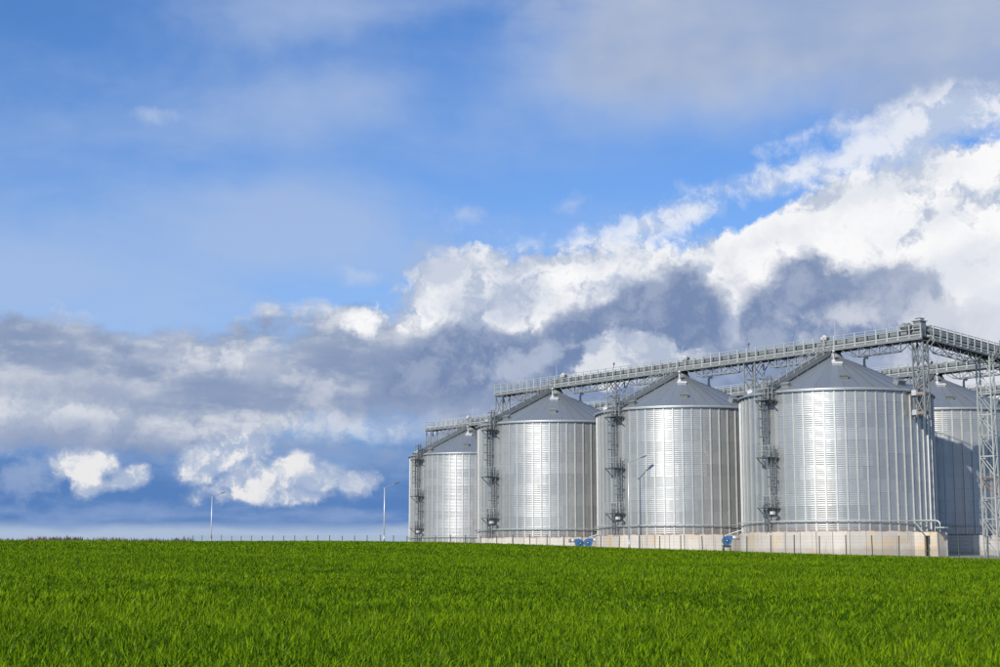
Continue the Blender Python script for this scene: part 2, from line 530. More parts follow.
def m_grass(p, out):
    at = nt.nodes.new('ShaderNodeAttribute'); at.attribute_name = 'tone'
    t = S(at.outputs['Fac'])
    pos = geo('Position')
    big = noise(vec('MULTIPLY', pos, (0.35, 1.0, 0.0)), 0.16, 5.0, 0.62)
    c = mix((0.018, 0.070, 0.001, 1), (0.190, 0.300, 0.004, 1), sstep(t * 0.56 + big * 0.44, 0.24, 0.78))
    c = mix(c, (0.24, 0.21, 0.07, 1), sstep(t, 0.955, 0.975) * 0.8)
    put(p.inputs['Base Color'], c)
    p.inputs['Roughness'].default_value = 0.5
    p.inputs['Specular IOR Level'].default_value = 0.06
    tr = nt.nodes.new('ShaderNodeBsdfTranslucent')
    put(tr.inputs['Color'], vec('MULTIPLY', c, (1.1, 1.15, 0.9)))
    ms = nt.nodes.new('ShaderNodeMixShader'); ms.inputs[0].default_value = 0.22
    nt.links.new(p.outputs[0], ms.inputs[1]); nt.links.new(tr.outputs[0], ms.inputs[2])
    nt.links.new(ms.outputs[0], out.inputs['Surface'])


M['grass'] = material('young_wheat', m_grass)


def m_wood(p, out):
    put(p.inputs['Base Color'], mix((0.05, 0.045, 0.035, 1), (0.10, 0.075, 0.05, 1), sstep(noise(geo('Position'), 0.15, 3.0), 0.4, 0.6)))
    p.inputs['Roughness'].default_value = 0.95


M['wood'] = material('bare_branches', m_wood)

# ================================================================= ground
def build_ground():
    rad = [0.0] + list(np.geomspace(3, 9000, 70))
    n = 144
    vs_, fs_ = [(0, 0, float(ground_z(0.0, 0.0)))], []
    for r in rad[1:]:
        for k in range(n):
            an = 2 * math.pi * k / n
            x, y = r * math.sin(an), r * math.cos(an)
            vs_.append((x, y, float(ground_z(x, y))))
    for k in range(n): fs_.append((0, 1 + (k + 1) % n, 1 + k))
    for i in range(len(rad) - 2):
        o = 1 + i * n
        for k in range(n):
            k2 = (k + 1) % n
            fs_.append((o + k, o + k2, o + n + k2, o + n + k))
    m = MB(); m.add(vs_, fs_)
    o = m.build('field', M['ground'], smooth=True)
    o['kind'] = 'structure'
    o['label'] = 'green field rising gently towards the silos'


build_ground()


def build_yard():
    m = MB(); vs_, fs_ = [], []
    ts = np.linspace(-135, 40, 60); ws = np.linspace(-11.2, 70, 24)
    for t in ts:
        for w in ws:
            p = rp(t, w); vs_.append((p.x, p.y, float(ground_z(p.x, p.y)) + 0.03))
    nw = len(ws)
    for i in range(len(ts) - 1):
        for j in range(nw - 1):
            fs_.append((i * nw + j, i * nw + j + 1, (i + 1) * nw + j + 1, (i + 1) * nw + j))
    o = m.add(vs_, fs_).build('yard', M['yard'], smooth=True)
    o['kind'] = 'structure'; o['label'] = 'gravel yard around the silos'


build_yard()

# ================================================================= silos
NS, NRING, NST_ = 20, 11, 60
RH = HW / NRING


def sheet_mesh():
    m = MB(); vs_, fs_ = [], []
    seg, wav = 6, 6
    rows = wav * 4
    d = 2 * math.pi / NS
    for i in range(rows + 1):
        z = RH * i / rows
        rr = RS + 0.0056 * math.cos(2 * math.pi * wav * i / rows)
        if i == rows: rr += 0.004
        for k in range(seg + 1):
            an = d * k / seg
            vs_.append((rr * math.cos(an), rr * math.sin(an), z))
    for i in range(rows):
        for k in range(seg):
            a = i * (seg + 1) + k
            fs_.append((a, a + 1, a + seg + 2, a + seg + 1))
    return m.add(vs_, fs_).mesh('wall_sheet', M['sheet'], True)


def stiffener_mesh():
    m = MB()
    r0, r1, hw = RS + 0.008, RS + 0.105, 0.062
    z = [0.02, HW - 0.03]
    pr = [(r0, -hw - 0.03), (r0 + 0.012, -hw - 0.03), (r0 + 0.012, -hw), (r1, -hw * 0.8), (r1, hw * 0.8), (r0 + 0.012, hw), (r0 + 0.012, hw + 0.03), (r0, hw + 0.03)]
    vs_ = [(a, b, q) for q in z for a, b in pr]
    n = len(pr)
    fs_ = [(k, (k + 1) % n, n + (k + 1) % n, n + k) for k in range(n)] + [tuple(range(n))[::-1], tuple(range(n, 2 * n))]
    m.add(vs_, fs_)
    for q in range(1, NRING): m.box(r1 - 0.01, r1 + 0.012, -hw * 0.85, hw * 0.85, q * RH - 0.14, q * RH + 0.14)
    return m.mesh('stiffener', M['stiff'])


NP = 40
R_EAVE = RS + 0.26
SL = HR / RS


def roof_z(r): return HW + HR - SL * r


def roof_panel_mesh():
    m = MB(); d = 2 * math.pi / NP
    rs = [0.55, 3.4, 6.3, R_EAVE]
    vs_, fs_ = [], []
    prof = [0.0, 0.03, 0.05, 0.5, 1.0]
    for r in rs:
        for q in prof:
            an = d * q
            lift = 0.0
            if q == 0.0 or q == 0.03: lift = 0.022
            vs_.append((r * math.cos(an), r * math.sin(an), roof_z(r) + lift + 0.01))
    n = len(prof)
    for i in range(len(rs) - 1):
        for k in range(n - 1):
            a = i * n + k
            fs_.append((a, a + n, a + n + 1, a + 1))
    m.add(vs_, fs_)
    # turned-down edge at the eave
    o = [(R_EAVE * math.cos(d * q), R_EAVE * math.sin(d * q), roof_z(R_EAVE) + 0.01) for q in (0, .25, .5, .75, 1)]
    m.add(o + [(x, y, z - 0.10) for x, y, z in o], [(k, k + 5, k + 6, k + 1) for k in range(4)])
    return m.mesh('roof_panel', M['roof'])


def concrete_panel_mesh():
    n = 40; d = 2 * math.pi / n
    g = 0.022 / 9.4
    m = MB(); rin, rout, z0, z1 = 9.0, 9.42, -3.2, 0.0
    an = [g + (d - 2 * g) * q / 2 for q in range(3)]
    vs_ = []
    for z in (z0, z1 - 0.03):
        vs_ += [(rout * math.cos(a), rout * math.sin(a), z) for a in an]
    vs_ += [((rout - 0.03) * math.cos(a), (rout - 0.03) * math.sin(a), z1) for a in an]
    vs_ += [(rin * math.cos(a), rin * math.sin(a), z1) for a in an]
    vs_ += [(rin * math.cos(a), rin * math.sin(a), z0) for a in an]
    fs_ = []
    for L in range(4):
        for k in range(2): fs_.append((L * 3 + k, L * 3 + k + 1, L * 3 + 4 + k, L * 3 + 3 + k))
    fs_ += [(0, 3, 6, 9, 12), (14, 11, 8, 5, 2)]
    return m.add(vs_, fs_).mesh('concrete_panel', M['concrete'])


SHEET, STIFF, ROOFP, CONC = sheet_mesh(), stiffener_mesh(), roof_panel_mesh(), concrete_panel_mesh()


def ring_between(m, r, z, n=72, rad=0.05, gap=None):
    m.tube([(r * math.cos(2 * math.pi * k / n), r * math.sin(2 * math.pi * k / n), z) for k in range(n)], rad, 6, closed=True)


def ladder_parts(root):
    """ladder on the front (local -y) face, in three flights with cages and landings"""
    yl = -RS - 0.55
    lad = MB(); cage = MB()
    flights = [(-0.42, 0.05, 3.3, False), (0.42, 2.2, 7.9, True), (-0.42, 6.8, 13.2, True), (0.30, 12.1, 14.4, True)]
    for x, z0, z1, cg in flights:
        for s in (-0.24, 0.24): lad.bar((x + s, yl, z0), (x + s, yl, z1), 0.085, 0.07)
        z = z0 + 0.15
        while z < z1:
            lad.bar((x - 0.24, yl, z), (x + 0.24, yl, z), 0.04); z += 0.30
        z = z0 + 0.6
        while z < z1 and z < HW - 0.3:
            if z > 0.1:
                for s in (-0.24, 0.24): lad.bar((x + s, yl, z), (x + s, -RS - 0.02, z), 0.05)
            z += 1.9
        if cg:
            zz = z0 + 2.0 if z1 - z0 > 3 else z0 + 0.3
            zs = []
            while zz <= z1 - 0.05: zs.append(zz); zz += 0.85
            arc = [(x + 0.38 * math.cos(math.pi + math.pi * k / 8), yl + 0.72 * math.sin(math.pi + math.pi * k / 8)) for k in range(9)]
            for z in zs: cage.tube([(a, b, z) for a, b in arc], 0.036, 4)
            for k in range(0, 9, 2): cage.bar((*arc[k], zs[0]), (*arc[k], zs[-1]), 0.05, 0.03)
    L = lad.build('ladder', M['steel_dark'], root)
    cage.build('safety_cage', M['steel'], L)
    for z, xo in ((2.2, 0.0), (6.8, 0.0), (12.1, 0.0)):
        p = MB()
        p.box(-0.85, 0.85, yl - 0.85, -RS - 0.14, z, z + 0.07)
        for s in (-0.8, 0.8):
            p.bar((s, yl - 0.75, z), (s, -RS - 0.1, z - 0.9), 0.06)
        p.build('landing', M['steel_dark'], L)
        p = MB()
        for s in (-0.82, 0.82):
            for yy in (yl - 0.82, yl - 0.3): p.bar((s, yy, z + 0.07), (s, yy, z + 1.1), 0.04)
            for h in (0.6, 1.1): p.bar((s, yl - 0.82, z + h), (s, -RS - 0.14, z + h), 0.04)
        for h in (0.6, 1.1): p.bar((-0.82, yl - 0.82, z + h), (0.82, yl - 0.82, z + h), 0.04)
        p.build('landing_rail', M['steel_light'], L)
    f = MB()
    f.bar((0.5, -RS - 0.1, 1.55), (0.75, yl - 0.5, 1.75), 0.06)
    f.box(0.6, 0.98, yl - 0.72, yl - 0.42, 1.6, 1.88, 1)
    f.build('floodlight', [M['steel_dark'], M['white']], L)
    # stair up the roof
    st, hr = MB(), MB()
    y0, y1 = -R_EAVE - 0.1, -0.9
    zz = lambda y: roof_z(-y) + 0.42
    for s in (-0.36, 0.36): st.bar((s, y0, zz(y0)), (s, y1, zz(y1)), 0.08, 0.40)
    nstep = 34
    for k in range(nstep):
        y = y0 + (y1 - y0) * (k + 0.5) / nstep
        st.box(-0.34, 0.34, y - 0.13, y + 0.13, zz(y) - 0.02, zz(y) + 0.02)
    for y in np.linspace(y0 + 0.6, y1 - 0.4, 6):
        for s in (-0.36, 0.36): st.bar((s, y, zz(y)), (s, y, roof_z(-y)), 0.06)
    for s in (-0.38, 0.38):
        for h in (0.55, 1.05): hr.bar((s, y0 - 0.2, zz(y0) + h), (s, y1, zz(y1) + h), 0.045)
        for y in np.linspace(y0, y1, 9): hr.bar((s, y, zz(y) + 0.1), (s, y, zz(y) + 1.05), 0.045)
    S_ = st.build('roof_stair', M['steel'], root)
    hr.build('stair_rail', M['stiff'], S_)


def gooseneck(root, az, r, mat='white'):
    m = MB()
    x, y = r * math.cos(az), r * math.sin(az)
    z = roof_z(r)
    ux, uy = math.cos(az), math.sin(az)
    pts = [(x, y, z - 0.1), (x, y, z + 0.75)]
    for k in range(1, 7):
        an = math.pi * 0.83 * k / 6
        d = 0.2 * (1 - math.cos(an)); pts.append((x + ux * d, y + uy * d, z + 0.75 + 0.2 * math.sin(an)))
    m.tube(pts, 0.125, 10)
    m.tube([(x, y, z - 0.15), (x, y, z + 0.1)], 0.22, 10)
    return m.build('gooseneck_vent', M[mat], root, True)


def roof_box(root, az, r, w, d, h, mat, name='roof_hatch'):
    m = MB()
    m.box(-d / 2, d / 2, -w / 2, w / 2, -0.15, h)
    m.box(-d / 2 - 0.05, d / 2 + 0.06, -w / 2 - 0.05, w / 2 + 0.05, h, h + 0.05)
    o = m.build(name, M[mat], root)
    o.location = (r * math.cos(az), r * math.sin(az), roof_z(r) + 0.02)
    o.rotation_euler = (0, math.atan(SL), az)
    o.rotation_mode = 'XYZ'
    return o


def phi(deg):
    """local azimuth of a direction that points deg to the left of straight towards the camera axis (-Y)"""
    # world direction (-sin, -cos) -> local frame turned by -A
    a = math.atan2(-math.cos(R_(deg)), -math.sin(R_(deg)))
    return a + A


def roof_fittings(root):
    gooseneck(root, phi(12), 2.0)
    roof_box(root, phi(6), 2.9, 0.9, 0.40, 0.12, 'white')
    roof_box(root, phi(5), 6.8, 0.75, 0.5, 0.36, 'trough', 'roof_vent')
    gooseneck(root, phi(-82), 2.9)
    roof_box(root, phi(44), 8.3, 0.8, 0.45, 0.36, 'trough', 'roof_vent')
    roof_box(root, phi(-36), 7.8, 1.0, 0.6, 0.40, 'steel', 'roof_vent')
    roof_box(root, phi(96), 8.1, 0.8, 0.5, 0.36, 'lamp', 'roof_vent')
    c = MB().lathe([(0.95, roof_z(0.95) + 0.03), (0.75, roof_z(0.75) + 0.28), (0.62, HW + HR + 0.12), (0.0, HW + HR + 0.14)], 20)
    c.build('roof_cap', M['steel'], root, True)


def full_silo(label):
    root = thing('grain_silo', (0, 0, 0), -A, label, 'silo', 'corrugated steel grain silos in rows')
    for i in range(NRING):
        off = 0 if i % 2 == 0 else 2 * math.pi / NST_
        for k in range(NS):
            link('wall_sheet', SHEET, root, (0, 0, i * RH), (0, 0, k * 2 * math.pi / NS + off))
    for k in range(NST_): link('stiffener', STIFF, root, None, (0, 0, (k + 0.5) * 2 * math.pi / NST_))
    for k in range(NP): link('roof_panel', ROOFP, root, None, (0, 0, k * 2 * math.pi / NP))
    for k in range(40): link('concrete_panel', CONC, root, None, (0, 0, k * 2 * math.pi / 40))
    MB().lathe([(8.9, -3.2), (9.30, -3.2), (9.30, -0.06), (8.9, -0.05)], 60).build('foundation_core', M['concrete'], root, True)
    e = MB().lathe([(RS - 0.05, HW - 0.10), (RS + 0.16, HW - 0.10), (RS + 0.18, HW + 0.0), (RS + 0.06, HW + 0.02)], 90)
    e.build('eave_ring', M['stiff'], root, True)
    b = MB().lathe([(RS + 0.12, 0.003), (RS + 0.12, 0.09), (RS + 0.015, 0.10)], 90)
    b.build('bottom_angle', M['dirt'], root, True)
    m = MB(); ring_between(m, RS + 0.34, 0.98, 96, 0.055)
    for k in range(30):
        an = (k + 0.5) * 2 * math.pi / 30
        m.bar(((RS + 0.05) * math.cos(an), (RS + 0.05) * math.sin(an), 0.98), ((RS + 0.34) * math.cos(an), (RS + 0.34) * math.sin(an), 0.98), 0.05)
    m.build('ring_pipe', M['steel_light'], root, True)
    ladder_parts(root)
    roof_fittings(root)
    return root


def simple_silo(label):
    root = thing('grain_silo', (0, 0, 0), -A, label, 'silo', 'corrugated steel grain silos in rows')
    prof = []
    for i in range(NRING * 16 + 1): prof.append((RS + 0.0048 * math.cos(2 * math.pi * i / 4), HW * i / (NRING * 16)))
    MB().lathe(prof, 90).build('wall', M['sheet'], root, True)
    m = MB().lathe([(0.0, HW + HR), (R_EAVE, roof_z(R_EAVE)), (R_EAVE, roof_z(R_EAVE) - 0.1)], 80)
    m.build('roof', M['roof'], root)
    m = MB().lathe([(RS, -3.2), (9.42, -3.2), (9.42, 0), (RS, 0)], 60)
    m.build('foundation', M['concrete'], root)
    roof_fittings(root)
    return root


def row_pos(row, k):
    return rp(-(k + OFF * row) * STEP, ROWGAP * row, ZB)


proto = full_silo('nearest and largest galvanised grain silo at the front right')
proto.location = row_pos(0, 0)
for (row, k, label) in ((0, 1, 'galvanised grain silo in the front row, second nearest, behind the street lamp'),
                        (0, 2, 'galvanised grain silo at the far left end of the front row'),
                        (1, 0, 'shaded galvanised grain silo behind the lattice tower at the right edge'),
                        (1, 4, 'small-looking galvanised grain silo farthest left, standing apart behind the front row')):
    o = copy_tree(proto); o.location = row_pos(row, k); o['label'] = label
simp = simple_silo('grain silo hidden in the second row behind the two left front silos')
simp.location = row_pos(1, 3)
for (row, k, label) in ((1, 2, 'grain silo in the second row glimpsed between the second and third front silos'),
                        (1, 1, 'grain silo in the second row glimpsed left of the nearest silo'),
                        (2, 0, 'grain silo of the third row glimpsed past the lattice tower at the right edge')):
    o = copy_tree(simp); o.location = row_pos(row, k); o['label'] = label


def tunnel_box():
    t = thing('tunnel_entrance', rp(9.6, -0.9, ZB - 3.2), -A, 'concrete tunnel entrance block with dark doorway at the right foot of the nearest silo', 'entrance')
    # local: x along the row 0..2.2, y to the back 0..1.45, z 0..3.15
    m = MB()
    H = 3.17
    dx0, dx1, dz1 = 0.82, 1.42, 2.85
    m.box(-0.5, dx0, 0, 0.22, 0, H); m.box(dx1, 2.2, 0, 0.22, 0, H); m.box(dx0, dx1, 0, 0.22, dz1, H)
    m.box(-0.5, 0.02, 0.22, 1.45, 0, H); m.box(2.0, 2.2, 0.22, 1.45, 0, H); m.box(0.02, 2.0, 1.25, 1.45, 0, H)
    m.box(0.02, 2.0, 0.22, 1.25, H - 0.25, H - 0.01)
    m.build('block', M['concrete'], t)
    d = MB(); d.bar((dx0, 0.10, 1.5), (dx1, 0.10, 1.5), 0.05); d.bar((dx1 - 0.03, 0.10, 1.5), (dx1 - 0.03, 0.0, 1.75), 0.05)
    d.build('door_bar', M['steel_dark'], t)
    e = MB(); e.box(2.2, 2.27, -0.04, 0.06, 0, H - 0.1); e.box(2.2, 2.26, 1.38, 1.47, 0, H - 0.1)
    e.build('corner_angle', M['steel_light'], t)


tunnel_box()


def outlet_pipe():
    t = thing('bent_pipe', rp(11.0, -1.2, ZB), -A, 'grey pipe bending down to a shelf above the concrete tunnel block', 'pipe')
    m = MB()
    m.tube([(-1.6, -0.25, 1.0), (0.9, 0.1, 0.98), (1.15, 0.12, 0.9), (1.28, 0.13, 0.7), (1.3, 0.13, 0.40)], 0.06, 8)
    m.build('pipe', M['steel_light'], t, True)
    MB().box(0.9, 1.9, -0.1, 0.5, 0.28, 0.40).build('shelf', M['steel_light'], t)
    MB().bar((-1.2, -0.3, 0.98), (-0.2, -0.35, 0.0), 0.075).build('brace', M['steel_light'], t)
    MB().bar((1.3, 0.13, 0.3), (1.3, 0.13, -0.04), 0.08).build('support_leg', M['steel_light'], t)


outlet_pipe()

# ================================================================= conveyor galleries
def post_mesh(z0, z1, name='rail_post'):
    m = MB(); m.box(-0.055, 0.055, -0.035, 0.035, z0, z1); m.box(-0.09, 0.09, -0.05, 0.05, z0, z0 + 0.16)
    return m


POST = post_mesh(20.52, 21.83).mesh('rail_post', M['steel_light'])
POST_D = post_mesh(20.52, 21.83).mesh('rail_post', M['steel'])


def trough_mesh(L, zb, zt):
    m = MB()
    m.box(0.03, L - 0.03, -0.30, 0.30, zb, zt - 0.04)
    m.box(0.02, L - 0.02, -0.34, 0.34, zt - 0.04, zt)
    for x in (0.04, L - 0.10): m.box(x, x + 0.06, -0.35, 0.35, zb - 0.05, zt + 0.03)
    m.box(0.3, L - 0.3, -0.32, -0.30, (zb + zt) / 2 - 0.02, (zb + zt) / 2 + 0.02)
    return m


def truss(root, xa, xb, zt=20.42, zl=19.66, hw=0.62, bay=1.26):
    """light lattice under the walkway between xa and xb"""
    m = MB()
    n = max(2, round((xb - xa) / bay))
    xs = [xa + (xb - xa) * k / n for k in range(n + 1)]
    for s in (-hw, hw):
        m.bar((xs[1], s, zl), (xs[-2], s, zl), 0.07)
        m.bar((xs[0], s, zt), (xs[1], s, zl), 0.06); m.bar((xs[-1], s, zt), (xs[-2], s, zl), 0.06)
        for k in range(1, n):
            m.bar((xs[k], s, zl), (xs[k], s, zt), 0.05)
            if k < n - 1:
                if k % 2: m.bar((xs[k], s, zl), (xs[k + 1], s, zt), 0.05)
                else: m.bar((xs[k], s, zt), (xs[k + 1], s, zl), 0.05)
    for k in range(1, n):
        m.bar((xs[k], -hw, zl), (xs[k], hw, zl), 0.05)
        m.bar((xs[k], -hw, zl), (xs[min(k + 1, n - 1)], hw, zl), 0.04)
    m.build('under_truss', M['steel'], root)


def gallery(root, xa, xb, tr0, spans, tz=(20.86, 21.46), sec=2.52, spacing=1.26, ty=0.15):
    hw = 0.72
    for s in (-hw, hw):
        m = MB(); m.box(xa, xb, s - 0.05, s + 0.05, 20.42, 20.74); m.box(xa, xb, s - 0.09, s + 0.09, 20.74, 20.78); m.box(xa, xb, s - 0.09, s + 0.09, 20.38, 20.42)
        m.build('side_beam', M['trough'], root)
    m = MB(); m.box(xa, xb, -hw + 0.05, hw - 0.05, 20.60, 20.64)
    x = xa + 0.3
    while x < xb: m.box(x - 0.04, x + 0.04, -hw + 0.05, hw - 0.05, 20.46, 20.60); x += spacing
    m.build('walkway_floor', M['steel_dark'], root)
    for s in (-hw, hw):
        m = MB()
        m.bar((xa, s, 21.80), (xb, s, 21.80), 0.055); m.bar((xa, s, 21.38), (xb, s, 21.38), 0.045)
        m.box(xa, xb, s - 0.012, s + 0.012, 20.78, 20.90)
        m.build('handrail', M['steel_light'], root)
    x = xa + 0.06
    while x < xb + 0.02:
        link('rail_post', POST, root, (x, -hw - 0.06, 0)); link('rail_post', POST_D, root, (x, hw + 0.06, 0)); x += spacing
    m = MB()
    for y_ in (-hw, hw): pass
    for h in (21.80, 21.38): m.bar((xa, -hw, h), (xa, hw, h), 0.05)
    m.build('end_rail', M['steel_light'], root)
    if tr0 is not None:
        n = max(1, round((xb - 0.4 - tr0) / sec)); L = (xb - 0.4 - tr0) / n
        me = trough_mesh(L, *tz).mesh('trough_section', M['trough'])
        for k in range(n): link('trough_section', me, root, (tr0 + k * L, ty, 0))
    for a, b in spans: truss(root, a, b)


def motor(root, x, y, z, s=1.0, mat='white'):
    m = MB()
    m.tube([(x - 0.34 * s, y, z), (x + 0.34 * s, y, z)], 0.24 * s, 12)
    m.box(x - 0.30 * s, x + 0.30 * s, y - 0.2 * s, y + 0.2 * s, z - 0.34 * s, z - 0.2 * s, 1)
    m.box(x - 0.14 * s, x + 0.14 * s, y - 0.12 * s, y + 0.12 * s, z + 0.2 * s, z + 0.34 * s)
    m.tube([(x + 0.34 * s, y, z), (x + 0.44 * s, y, z)], 0.18 * s, 10, 1)
    m.build('drive_motor', [M[mat], M['steel_dark']], root)


def rod(root, x, y, z0, z1):
    m = MB(); m.tube([(x, y, z0), (x, y, (z0 + z1) / 2), (x, y, z1)], [0.035, 0.028, 0.018], 5)
    m.build('lightning_rod', M['lamp'], root)


def rail_lamp(root, x, y):
    m = MB(); m.bar((x, y, 21.8), (x, y, 22.15), 0.05); m.tube([(x, y, 22.12), (x, y, 22.2), (x + 0.06, y, 22.34)], [0.07, 0.14, 0.10], 8)
    m.build('walkway_lamp', M['steel_dark'], root)


def spout(root, x):
    m = MB(); m.box(x - 0.5, x + 0.5, -0.5, 0.5, 20.12, 20.40); m.box(x - 0.3, x + 0.3, -0.32, 0.32, 20.40, 20.9)
    m.tube([(x, 0, 20.15), (x, 0, 19.9)], 0.45, 12)
    m.build('discharge_box', M['steel_dark'], root)


g1 = thing('conveyor_gallery', rp(0, 0, 0), -A, 'long railed conveyor walkway running over the peaks of the front silos', 'conveyor')
gallery(g1, -52.25, 10.9, -42.2, [(-50.3, -43.0), (-40.2, -32.3), (-29.6, -22.2), (-19.4, -11.6), (-9.1, -1.4), (1.4, 8.7)])
for k in (0, 1, 2): spout(g1, -k * STEP)
for x in (-1.2, -20.3, -40.4): motor(g1, x, 0.2, 21.85)
for x in (0.25, -20.6, -41.4): rod(g1, x, 0.0, 21.4, 24.0 if x > 0 else 23.2)
rail_lamp(g1, -10.3, -0.78); rail_lamp(g1, -30.6, -0.78)
m = MB(); m.box(9.7, 10.5, -0.35, 0.5, 21.4, 22.15); m.box(9.6, 10.6, -0.45, 0.6, 22.15, 22.22); m.box(9.9, 10.4, -0.2, 0.35, 22.22, 22.40, 1); m.box(9.85, 10.45, -0.25, 0.4, 22.40, 22.46, 2)
m.build('drive_head', [M['steel'], M['white'], M['steel_dark']], g1)
motor(g1, 8.6, -0.3, 21.85, 0.9, 'trough'); motor(g1, 9.3, -0.55, 21.75, 0.9, 'trough')

g2 = thing('conveyor_gallery', rp(0, ROWGAP, 0), -A, 'second railed conveyor walkway over the rear silos, half hidden by the front row', 'conveyor')
tL = -(4 + OFF) * STEP
sp = []
for k in range(0, 5):
    c = -(k + OFF) * STEP
    sp += [(c - 8.6, c - 1.4), (c + 1.4, c + 8.8)]
gallery(g2, tL - 10.7, 9.0, tL - 0.4, sp, (21.02, 21.52))
for k in range(5):
    c = -(k + OFF) * STEP
    spout(g2, c); motor(g2, c - 1.0, 0.2, 21.8); rod(g2, c + 0.3, 0, 21.4, 23.2)

g3 = thing('conveyor_gallery', rp(0, 2 * ROWGAP, 0), -A, 'distant third conveyor walkway just visible beyond the lattice tower', 'conveyor')
gallery(g3, -21.5, 8.0, -21.0, [(-18, -11.4), (-8.6, 0)], (21.02, 21.52))
spout(g3, -2 * OFF * STEP)

# cross gallery: from the right end of the front row to the back, slightly falling
gx = thing('conveyor_gallery', rp(10.25, 0, 0), -A + math.pi / 2, 'railed cross conveyor at the upper right corner, carried by the tall lattice tower', 'conveyor')
DROP = math.atan(0.075)
Mx = Matrix.Translation(rp(10.25, 0, 0)) @ Matrix.Rotation(-A + math.pi / 2, 4, 'Z') @ Matrix.Translation((0, 0, 20.6)) @ Matrix.Rotation(DROP, 4, 'Y') @ Matrix.Translation((0, 0, -20.6))
gx.matrix_world = Mx
gallery(gx, 0.75, 21.0, 0.9, [(1.5, 8.8), (10.6, 19.5)], (21.28, 21.84), 2.1, 1.06, 0.25)
tag(gx, gx['label'], 'conveyor')


def tower(label, t, w, z0, z1, dt, dw, panel, size=0.1, group='lattice towers under the conveyors', flare=True, rusty=None, single=False, mat='steel'):
    root = thing('lattice_tower', rp(t, w, z0), -A, label, 'tower', group)
    H = z1 - z0
    cs = [(-dt / 2, -dw / 2), (dt / 2, -dw / 2), (dt / 2, dw / 2), (-dt / 2, dw / 2)]
    for x, y in cs:
        m = MB()
        m.box(x - size / 2, x + size / 2, y - size / 2, y + size / 2, 0, H)
        m.build('leg', M[mat], root)
    n = max(1, round(H / panel)); ph = H / n
    for k in range(n):
        m = MB()
        for i in range(4):
            a, b = cs[i], cs[(i + 1) % 4]
            m.bar((*a, (k + 1) * ph - 0.05), (*b, (k + 1) * ph - 0.05), size * 0.7)
            p, q = (a, b) if (k % 2 == 0 and not single) or (single and i in (0, 3)) else (b, a)
            m.bar((*p, (k + 1) * ph - 0.1), (*q, k * ph + 0.05), size * 0.65)
            if not single and k % 2 == 0: m.bar((*q, (k + 1) * ph - 0.1), (*p, k * ph + 0.05), size * 0.6)
        m.build('bracing', M['rust' if rusty is not None and k in rusty else mat], root)
    if flare:
        for x, y in cs:
            sx = 1 if x > 0 else -1
            MB().bar((x, y, H - 1.0), (x + sx * 0.9, y, H - 0.02), size * 0.8).build('knee_brace', M['steel'], root)
    return root


tower('lattice tower between the second and nearest front silos', -10.39, 0, 0.6, 20.40, 1.5, 1.3, 1.65, 0.11)
tower('lattice tower between the left and middle front silos', -31.17, 0, 1.2, 20.40, 1.5, 1.3, 1.65, 0.11)
for k in range(4):
    tower(('lattice tower in the rear row left of the shaded right silo', 'rear lattice tower hidden behind the nearest silo',
           'rear lattice tower hidden behind the second nearest silo', 'rear lattice tower hidden behind the left front silo')[k],
          -(k + 0.5 + OFF) * STEP, ROWGAP, 1.5, 20.40, 1.5, 1.3, 1.65, 0.11)
tower('short lattice frame under the left end of the front conveyor walkway', -51.55, 0, 14.6, 20.40, 1.25, 1.2, 2.9, 0.11, flare=False)
tower('short lattice frame holding up the left walkway end above the farthest left silo', tL - 10.0, ROWGAP, 14.6, 20.40, 1.25, 1.2, 2.9, 0.11, flare=False)
tb = tower('lattice frame bracketed to the wall of the nearest silo below the conveyor corner', 10.1, 0, 13.2, 20.40, 1.15, 0.75, 2.4, 0.12)
for z in (0.3, 2.1):
    m = MB()
    m.box(-0.62, -0.15, -0.7, -0.42, z, z + 0.48)
    m.build('bracket_plate', M['lamp'], tb)
    m = MB(); m.box(-0.9, 0.6, 0.3, 0.5, z + 0.1, z + 0.35); m.box(-0.9, 0.6, -0.42, -0.30, z + 0.1, z + 0.3); m.bar((-1.0, 0, z + 0.3), (0.5, 0, z + 1.2), 0.1)
    m.build('wall_bracket', M['rust'], tb)
tower('tall slender lattice tower standing on the ground near the right edge', 10.25, 9.75, 0.3, 20.1, 1.5, 0.6, 1.98, 0.11, rusty=(3,), single=True, mat='steel_light')


# stay cable at the right edge
sc_ = thing('stay_cable', rp(10.25, 12.3, 21.6), -A, 'thin dark stay cable rising to the right above the cross conveyor', 'cable')
m = MB(); m.tube([(0, 0, -0.3), (0.9, 0.4, 1.3), (2.6, 1.2, 4.4)], 0.03, 5); m.build('cable', M['black'], sc_)
m = MB(); m.box(-0.06, 0.06, -0.06, 0.06, -1.2, -0.28); m.build('cable_post', M['steel_light'], sc_)


